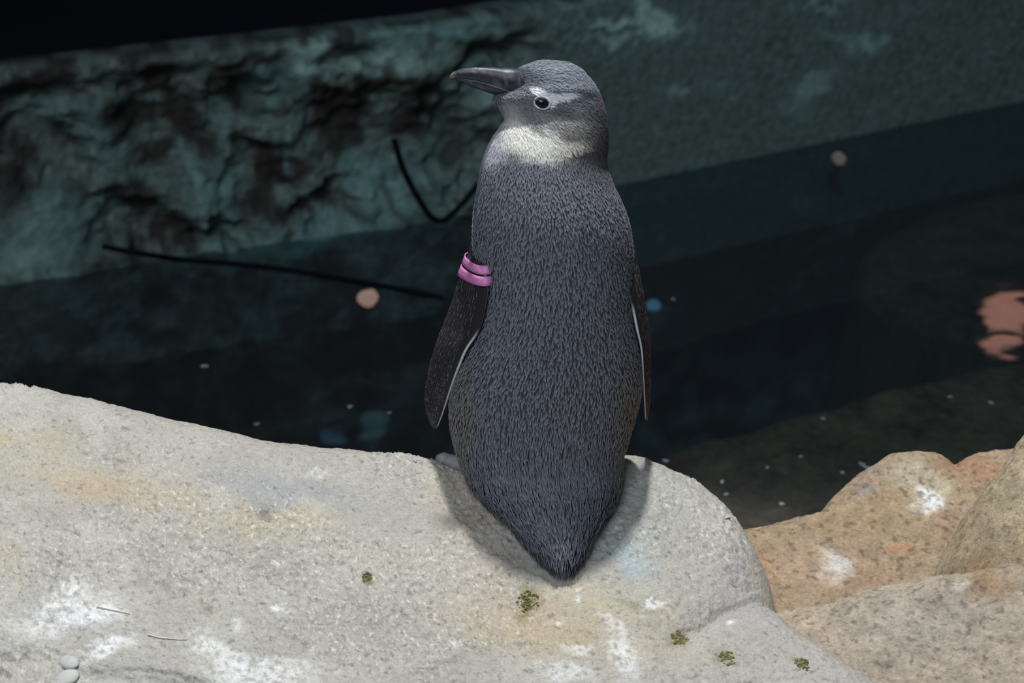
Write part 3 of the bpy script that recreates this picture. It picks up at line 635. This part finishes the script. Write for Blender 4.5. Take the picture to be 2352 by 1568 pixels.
# --- eyes
def surf(u, v, far=False):
    l, r, Yc, nr, fr, p = [float(x) for x in row(np.array(v))]
    c = np.clip((u - (l + r) / 2) / ((r - l) / 2), -1, 1); t = math.acos(c)
    return body(np.array([v]), np.array([2*math.pi - t if far else t]))[0]
def uvsphere(c, r, axes, nu=20, nv=12):
    V = []
    for i in range(nv + 1):
        a = math.pi * i / nv
        for j in range(nu):
            b = 2 * math.pi * j / nu
            V.append(c + axes[0]*r[0]*math.sin(a)*math.cos(b) + axes[1]*r[1]*math.sin(a)*math.sin(b) + axes[2]*r[2]*math.cos(a))
    return V, grid_faces(nv + 1, nu, wrap=True)
for far in (False, True):
    vsr = np.array([236.0]); l, r, *_ = [float(x) for x in row(np.array(236.0))]
    t = math.acos((1246 - (l + r)/2) / ((r - l)/2)); t = 2*math.pi - t if far else t
    Pe, Ne, De = frames(np.array([236.0]), np.array([t])); Pe, Ne = Pe[0], Ne[0]
    if not far: Ne = Ne * 0.6 - FWD * 0.4; Ne /= np.linalg.norm(Ne)
    ax = np.cross(UP, Ne); ax /= np.linalg.norm(ax); ay = np.cross(Ne, ax)
    c12, s12 = math.cos(math.radians(-14)), math.sin(math.radians(-14)); ax, ay = ax*c12 + ay*s12, ay*c12 - ax*s12
    V, Fc = uvsphere(Pe - Ne * .0026, (.0078, .0058, .0046), (ax, ay, Ne)); ey = mesh_obj('eye', V, Fc, M_eye, ped)
    V, Fc = uvsphere(Pe + Ne * .0006, (.0034, .0030, .0016), (ax, ay, Ne), 14, 8); mesh_obj('pupil', V, Fc, M_pupil, ey)
    pts = []; rad = []
    for k in range(29):
        a = 2*math.pi*k/28; pts.append(Pe + ax*.0080*math.cos(a) + ay*.0061*math.sin(a) + Ne*.0008); rad.append(.0007 + .0006*max(0, math.sin(a + .5)))
    V, Fc = tube(pts, rad, 8, False); mesh_obj('eye_ring', V, Fc, M_eyering, ey)

# --- flippers
def flipper(name, secs, Yo, Yi, thick, white_from, label):
    secs = catmull([np.array([*a, *b, y0, y1, t]) for (a, b), y0, y1, t in zip(secs, Yo, Yi, thick)], 10)
    n = 40; V = []; cols = []
    ns_ = len(secs)
    for k, (ox, oy, ix, iy, y0, y1, t) in enumerate(secs):
        a = at_y(ox, oy, y0); b = at_y(ix, iy, y1); mid_ = (a + b)/2; half = (b - a)/2
        nn = np.cross(half / (np.linalg.norm(half) + 1e-9), np.array([0, 0, 1.0])); nn[2] = 0; nn /= np.linalg.norm(nn) + 1e-9
        if nn[1] > 0: nn = -nn
        f = k / (ns_ - 1)
        for q in range(n):
            an = 2*math.pi*q/n; cq = math.cos(an)
            V.append(mid_ + half*cq + nn*(t*math.sin(an)))
            wv = smooth(.952, .985, np.array(cq)) * smooth(white_from - .04, white_from + .04, np.array(f))
            under = 1.0 if math.sin(an) < -0.15 else 0.0
            c0 = s2l(40, 39, 45) * (1 - under) + s2l(120, 118, 122) * under
            cols.append(c0 + (s2l(222, 224, 232) - c0) * float(wv))
    Fc = [tuple(f) for f in grid_faces(ns_, n, wrap=True).tolist()] + [tuple(range(n))[::-1], tuple((ns_-1)*n + q for q in range(n))]
    ob = mesh_obj(name, V, Fc, M_body, ped, col=np.array(cols)); ob['label'] = label
    return ob, np.array(V).reshape(ns_, n, 3)
LS = [((1098, 530), (1124, 545)), ((1083, 578), (1117, 608)), ((1062, 627), (1119, 657)), ((1045, 680), (1113, 706)), ((1022, 738), (1099, 760)), ((1002, 790), (1072, 803)), ((988, 845), (1052, 850)), ((978, 895), (1036, 893)), ((979, 935), (1021, 938)), ((988, 965), (1009, 970)), ((997, 982), (1003, 983))]
lfl, LV = flipper('flipper', LS, [.03, .038, .044, .050, .056, .062, .068, .072, .074, .072, .070], [-.010, -.036, -.048, -.050, -.046, -.038, -.026, -.008, .018, .044, .058], [.009, .009, .0085, .008, .0075, .007, .006, .005, .004, .003, .0015], .42, 'blackish flipper with a white trailing edge')
RS = [((1444, 560), (1430, 565)), ((1455, 610), (1440, 615)), ((1467, 655), (1447, 660)), ((1478, 700), (1452, 697)), ((1486, 750), (1463, 755)), ((1490, 800), (1473, 800)), ((1491.5, 860), (1477, 858)), ((1490.5, 910), (1480, 906)), ((1487, 946), (1482, 946)), ((1485, 963), (1483, 963))]
rfl, RV = flipper('flipper', RS, [.03, .038, .044, .050, .056, .062, .066, .068, .066, .064], [-.004, -.016, -.024, -.028, -.028, -.022, -.010, .012, .036, .052], [.008, .008, .007, .006, .005, .004, .0035, .003, .0022, .0012], .36, 'blackish flipper with a thin white trailing edge')
# short pale flecks of feather on the flippers
for V3, fo in ((LV, lfl), (RV, rfl)):
    n = 1500; k = rng.integers(8, V3.shape[0] - 4, n); q = rng.integers(5, 19, n)
    root = V3[k, q]; d = V3[np.minimum(k + 2, V3.shape[0]-1), q] - root + 1e-6; side = V3[k, (q+1) % 40] - V3[k, q-1]
    N = np.cross(d, side); N *= np.sign(-N[:, 1:2] + 1e-9); N /= np.linalg.norm(N, axis=1)[:, None] + 1e-12
    d = d / np.linalg.norm(d, axis=1)[:, None] + .25 * rng.normal(size=(n, 3)); d -= N * np.einsum('ij,ij->i', d, N)[:, None]
    g = rng.uniform(.5, 1.0, n)[:, None] ** 3
    o_ = blades('flipper_feathers', root, d, N, rng.uniform(.003, .007, n), rng.uniform(.0010, .0018, n), np.full(n, .07), s2l(150, 146, 150) * g + .012, np.tile(s2l(34, 34, 40), (n, 1)), M_feather, fo)

# --- feet
def foot(base, ang, sgn):
    f = empty('foot', (0, 0, 0)); f.parent = ped
    tips = []
    for k, (da, ln) in enumerate([(-34, .045), (-12, .050), (12, .054)]):
        a = math.radians(ang + da); dx, dy = math.cos(a), math.sin(a); pts = []; rad = []
        for t in np.linspace(0, 1, 9):
            x, y = base[0] + dx*ln*t, base[1] + dy*ln*t; r_ = .0082 - .0014*t + .0006*math.sin(t*14) * (t > .2)
            if t == 1: r_ *= .7
            pts.append((x, y, ledge_at(x, y) + r_*.75)); rad.append(r_)
        V, Fc = tube(pts, rad, 12); mesh_obj('toe', V, Fc, M_foot, f); tips.append(pts)
        p, p2 = np.array(pts[-1]), np.array(pts[-2]); d = (p - p2) / np.linalg.norm(p - p2)
        V, Fc = tube([p, p + d*.003 - np.array([0, 0, .002]), p + d*.006 - np.array([0, 0, .006])], [.0024, .0016, .0005], 8); mesh_obj('claw', V, Fc, M_claw, f)
    V = []; 
    for i in range(7):
        t = i / 8
        for a, b in ((0, 1), (1, 2)):
            for q in range(5):
                pA, pB = np.array(tips[a][i]), np.array(tips[b][i]); V.append(pA + (pB - pA)*q/4 + np.array([0, 0, .0005 - .002*math.sin(math.pi*q/4)]))
    mesh_obj('web', V, grid_faces(7, 10), M_foot, f)
    V, Fc = tube([(base[0], base[1], ledge_at(*base) + .006), (base[0] + .004*sgn, base[1] - .014, ledge_at(*base) + .04)], [.010, .013], 12); mesh_obj('ankle', V, Fc, M_foot, f)
q = on_ledge(1098, 1098); foot((q[0], q[1]), 130, 1)
foot((q[0] + .115, q[1] + .0), 84, -1)

# --- band on the flipper
band = empty('flipper_band', (0, 0, 0)); tag(band, 'pink plastic identification band with black stripe around the penguin flipper', 'band')
def band_ring(name, f0, f1, off, m, parent, n=4):
    V = []; ks = np.linspace(f0, f1, n)
    rows_ = []
    for f in ks:
        i = int(f); t = f - i; rows_.append(LV[i]*(1-t) + LV[min(i+1, len(LV)-1)]*t)
    outp = []
    for r_ in rows_:
        c = r_.mean(0); nn = r_[10] - c; nn /= np.linalg.norm(nn); a = r_[0] - c; al = np.linalg.norm(a); a /= al
        ring = []
        for q in range(40):
            an = 2*math.pi*q/40; cq, sq = math.cos(an), math.sin(an)
            ring.append(c + a*((al + off)*np.sign(cq)*abs(cq)**.8) + nn*((np.linalg.norm(r_[10]-c) + off)*np.sign(sq)*abs(sq)**.8))
        outp.append(np.array(ring))
    inner = [r_ + (r_.mean(0) - r_)*.05 for r_ in outp[::-1]]
    G = np.array(outp + inner); nr_ = len(G)
    Fc = [tuple(f) for f in grid_faces(nr_, 40, wrap=True).tolist()] + [((nr_-1)*40 + q, (nr_-1)*40 + (q+1) % 40, (q+1) % 40, q) for q in range(40)]
    return mesh_obj(name, G.reshape(-1, 3), Fc, m, parent)
band_ring('band_strip', 10.2, 14.2, .0022, M_pink, band)
band_ring('band_strip', 15.2, 19.8, .0022, M_pink, band)
band_ring('stripe', 14.0, 15.4, .0017, M_stripe, band)

# ------------------------------------------------------------------ small things on the ledge
def lump(name, u, v, rx, ry, rz, m, label, cat, seed, parent=None, group=None, rot=0.0, sink=.3, rough=.12):
    c = on_ledge(u, v); V, Fc = uvsphere(np.zeros(3), (1, 1, 1), np.eye(3), 20, 12); V = np.array(V)
    V *= (1 + rough * fbm(V, 1.3, 3, off=seed))[:, None]
    V = V * np.array([rx, ry, rz]); cr, sr = math.cos(rot), math.sin(rot)
    V = np.stack([V[:, 0]*cr - V[:, 1]*sr, V[:, 0]*sr + V[:, 1]*cr + 0, V[:, 2]], -1); V[:, 2] += V[:, 1]*.3
    o = mesh_obj(name, V + c + np.array([0, 0, rz*(1 - 2*sink)]), Fc, m, parent)
    if cat: tag(o, label, cat, group)
    return o
for i, (u, v, rx, ry, rz, rot) in enumerate([(160, 1524, .0100, .0080, .0035, -.3), (156, 1558, .0115, .0085, .0035, .5)]):
    lump('pebble', u, v, rx, ry, rz, M_pebble, '', None, 500 + i, parent=ledge, rot=rot, sink=.25, rough=.10)
# algae tufts: clusters of tiny lobes
def tuft(u, v, r, n, label):
    V, Fc = [], []; b = 0
    for k in range(n):
        a = random.uniform(0, 6.28); d = r * random.random() ** .6
        c = on_ledge(u, v) + np.array([math.cos(a)*d, math.sin(a)*d*1.1, 0]); c[2] = ledge_at(c[0], c[1])
        s = random.uniform(.0006, .0015)
        v_, f_ = uvsphere(c, (s*1.3, s*1.2, s*.5), np.eye(3), 6, 4)
        V += [np.array(x) for x in v_]; Fc += [tuple(int(i) + b for i in f) for f in f_]; b += len(v_)
    o = mesh_obj('algae_tuft', V, Fc, M_moss); tag(o, label, 'algae'); return o
tuft(1213, 1382, .011, 150, 'long olive algae tuft on ledge below the penguin tail')
tuft(1562, 1465, .009, 90, 'round olive algae tuft on the ledge near the bulging lobe')
tuft(1672, 1510, .008, 70, 'small olive algae tuft at the foot of the ledge lobe')
tuft(1842, 1526, .007, 45, 'flat little algae tuft low on the ledge lobe')
tuft(843, 1328, .005, 45, 'tiny lone olive algae tuft on the bare middle of the ledge')
def quill(p, label):
    pts = [on_ledge(*q) + np.array([0, 0, .0009]) for q in p]; n = len(pts)
    V, Fc = tube(pts, [.0009 * (1 - .6*k/(n-1)) for k in range(n)], 7); o = mesh_obj('feather_quill', V, Fc, M_straw); tag(o, label, 'feather'); return o
quill([(222, 1394), (250, 1400), (275, 1405), (299, 1411)], 'straight pale feather quill lying on the white dropping')
quill([(340, 1458), (365, 1465), (395, 1468), (430, 1470)], 'curved pale feather quill lying on the ledge near the crack')
def down(name, c, s, label, group, seed, flat=True):
    r = random.Random(seed); V, Fc = [], []; b = 0
    for k in range(7):
        a = r.uniform(0, 6.28); e = r.uniform(.1, .5) * (0.35 if flat else 1)
        d = np.array([math.cos(a), math.sin(a), e]); L_ = s * r.uniform(.5, 1.0)
        v_, f_ = tube([c, c + d*L_*.5 + np.array([0, 0, s*.05]), c + d*L_], [s*.16, s*.17, s*.03], 6); V += v_; Fc += [tuple(i + b for i in f) for f in f_]; b += len(v_)
    o = mesh_obj(name, V, Fc, M_fluff); tag(o, label, 'feather', group); return o
SP = [(470, 842, .011), (806, 935, .010), (590, 975, .008), (1657, 1107, .009), (1990, 1075, .012), (1978, 1066, .010), (1528, 1060, .009), (1935, 1087, .008), (1762, 1075, .006), (1840, 1050, .006), (1795, 1158, .008), (2276, 926, .008), (2182, 912, .007), (1890, 962, .007), (1668, 1136, .006), (895, 949, .006), (1548, 688, .008)]
def SPL(u, v):
    if u < 1000: return 'tiny white down feather floating on open water behind the flat part of ledge', 'down feathers on the open water'
    if v < 800: return 'faint speck of white down floating beside the blue underwater light', None
    if u in (1990, 1978): return 'white down feather floating close to the top of the orange boulder', 'down feathers by the orange boulder'
    if u > 2100: return 'tiny white down feather floating near the steep tan boulder', 'down feathers by the tan boulder'
    return 'tiny white down feather floating over the sunken brown shelf', 'down feathers over the sunken shelf'
for i, (u, v, s) in enumerate(SP):
    down('down_feather', at_z(u, v, ZW) + np.array([0, 0, .001]), s * .75, *SPL(u, v), 900 + i)
for i, (u, v, s, lab) in enumerate([(918, 1052, .004, 'white wisp of down caught on the rim of the ledge left of another wisp'), (955, 1053, .006, 'larger white wisp of down caught on the ledge rim near the penguin foot'), (1672, 1184, .006, 'white wisp of down on the rounded end of the ledge by the orange boulder')]):
    o = down('down_feather', on_ledge(u, v + 6) + np.array([0, 0, .001]), s, lab, None, 950 + i, False)

# --- hoses against the far wall
def hose(pts, r, label):
    P_ = catmull(pts, 8); V, Fc = tube(P_, [r]*len(P_), 10); o = mesh_obj('rubber_hose', V, Fc, M_cable); return tag(o, label, 'hose')
def wall_pt(u, v, out=.05):
    d = ray(u, v); best = None
    for a, b in ((A2, Mid), (Mid, B2)):
        n_ = np.array([(b - a)[1], -(b - a)[0]]); t = ((a - CAM[:2]) @ n_) / (d[:2] @ n_); p = CAM + d*t
        s_ = ((p[:2] - a) @ (b - a)) / ((b - a) @ (b - a))
        if -0.05 <= s_ <= 1.05: best = p - d*(out/np.linalg.norm(d)); break
    return best
hose([wall_pt(905, 320, .03), wall_pt(925, 385, .04), wall_pt(955, 445, .05), wall_pt(990, 497, .05), wall_pt(1020, 505, .05), wall_pt(1060, 470, .04), wall_pt(1100, 420, .03)], .006, 'black rubber hose hanging in a loop on the far wall')
hose([wall_pt(235, 566, .055), wall_pt(300, 578, .065), wall_pt(360, 588, .06), at_z(430, 597, ZW + .006), at_z(560, 608, ZW + .006), at_z(700, 626, ZW + .006), at_z(850, 652, ZW + .006), at_z(980, 676, ZW + .006), at_z(1060, 700, ZW - .02)], .005, 'thin black hose floating on the water along the far wall')

# ------------------------------------------------------------------ the hall: ceiling strip and hanging lamps mirrored in the water
ZC = 3.1
ceil = slab('ceiling', -8, 8, 4.2, 12, ZC, M_ceiling); tag(ceil, 'black ceiling of the dark hall behind the pool', kind='structure')
def mirror_point(u, v, zl):
    p = at_z(u, v, ZW); d = ray(u, v); d = np.array([d[0], d[1], -d[2]]); return p + d*((zl - ZW)/d[2])
def lamp(name, u, v, zl, r, color, strength, label, group):
    c = mirror_point(u, v, zl); root = empty(name, (c[0], c[1], ZC)); tag(root, label, 'lamp', group)
    loc = c - np.array([c[0], c[1], ZC])
    V, Fc = uvsphere(loc, (r, r, r*1.1), np.eye(3), 20, 12); mesh_obj('globe', V, Fc, lampmat('lamp_glow', color, strength), root)
    V, Fc = tube([loc + [0, 0, r*1.0], loc + [0, 0, r*1.5]], [r*.45, r*.3], 14); mesh_obj('socket_cap', V, Fc, M_shade, root)
    V, Fc = tube([loc + [0, 0, r*1.4], np.array([0, 0, 0.])], [.008, .008], 8); mesh_obj('cord', V, Fc, M_shade, root)
warm = (1.0, 0.42, 0.28)
def stand_in_glow(u, v, r, color, strength, label, out=.06):  # added glowing bodies standing in for reflections; bezel and bracket made up
    c = wall_pt(u, v, out); root = empty('stand_in_glow', tuple(c)); tag(root, label, 'lamp')
    d = CAM - c; d[2] *= .2; d /= np.linalg.norm(d); ax = np.cross([0, 0, 1.0], d); ax /= np.linalg.norm(ax); ay = np.cross(d, ax)
    V, Fc = uvsphere(np.zeros(3), (r, r*.9, r*.35), (ax, ay, d), 28, 16); V = np.array(V)
    V *= (1 + .35 * fbm(V / r, .8, 2, off=u))[:, None]
    mesh_obj('lens', V, Fc, lampmat('underwater_glow', color, strength * .8), root)
    V, Fc = tube([ax*r*1.05*math.cos(k*math.pi/12) + ay*r*.95*math.sin(k*math.pi/12) for k in range(25)], [r*.12]*25, 8, False); mesh_obj('bezel', V, Fc, M_shade, root)
    V, Fc = tube([-d*r*.1, -d*(.06 + .05)], [r*.5, r*.4], 12); mesh_obj('bracket', V, Fc, M_shade, root)
stand_in_glow(846, 684, .020, (0.72, 0.33, 0.24), 0.6, 'warm pink stand-in glow for a reflection, on the far wall near the floating hose')
stand_in_glow(1928, 362, .015, (0.62, 0.36, 0.30), 0.22, 'dim pink stand-in glow for a reflection, low on the plain end of the far wall')
stand_in_glow(1500, 700, .015, (0.10, 0.30, 0.50), 0.35, 'small blue stand-in glow for a reflection, on the set back foot of the wall', out=-.24)
lamp('warm_pendant_lamp_offscreen', 2308, 735, 1.7, .085, (0.9, 0.42, 0.32), 3.2, 'large warm globe lamp hanging from the dark hall ceiling', None)
cool = (0.15, 0.55, 1.0)
lamp('blue_pendant_lamp_offscreen', 765, 1000, 1.7, .04, cool, 0.6, 'small blue globe lamp hanging from the dark hall ceiling', None)
lamp('teal_pendant_lamp_offscreen', 852, 985, 1.7, .045, (0.2, 0.7, 0.8), 0.5, 'small teal globe lamp hanging from the dark hall ceiling', None)
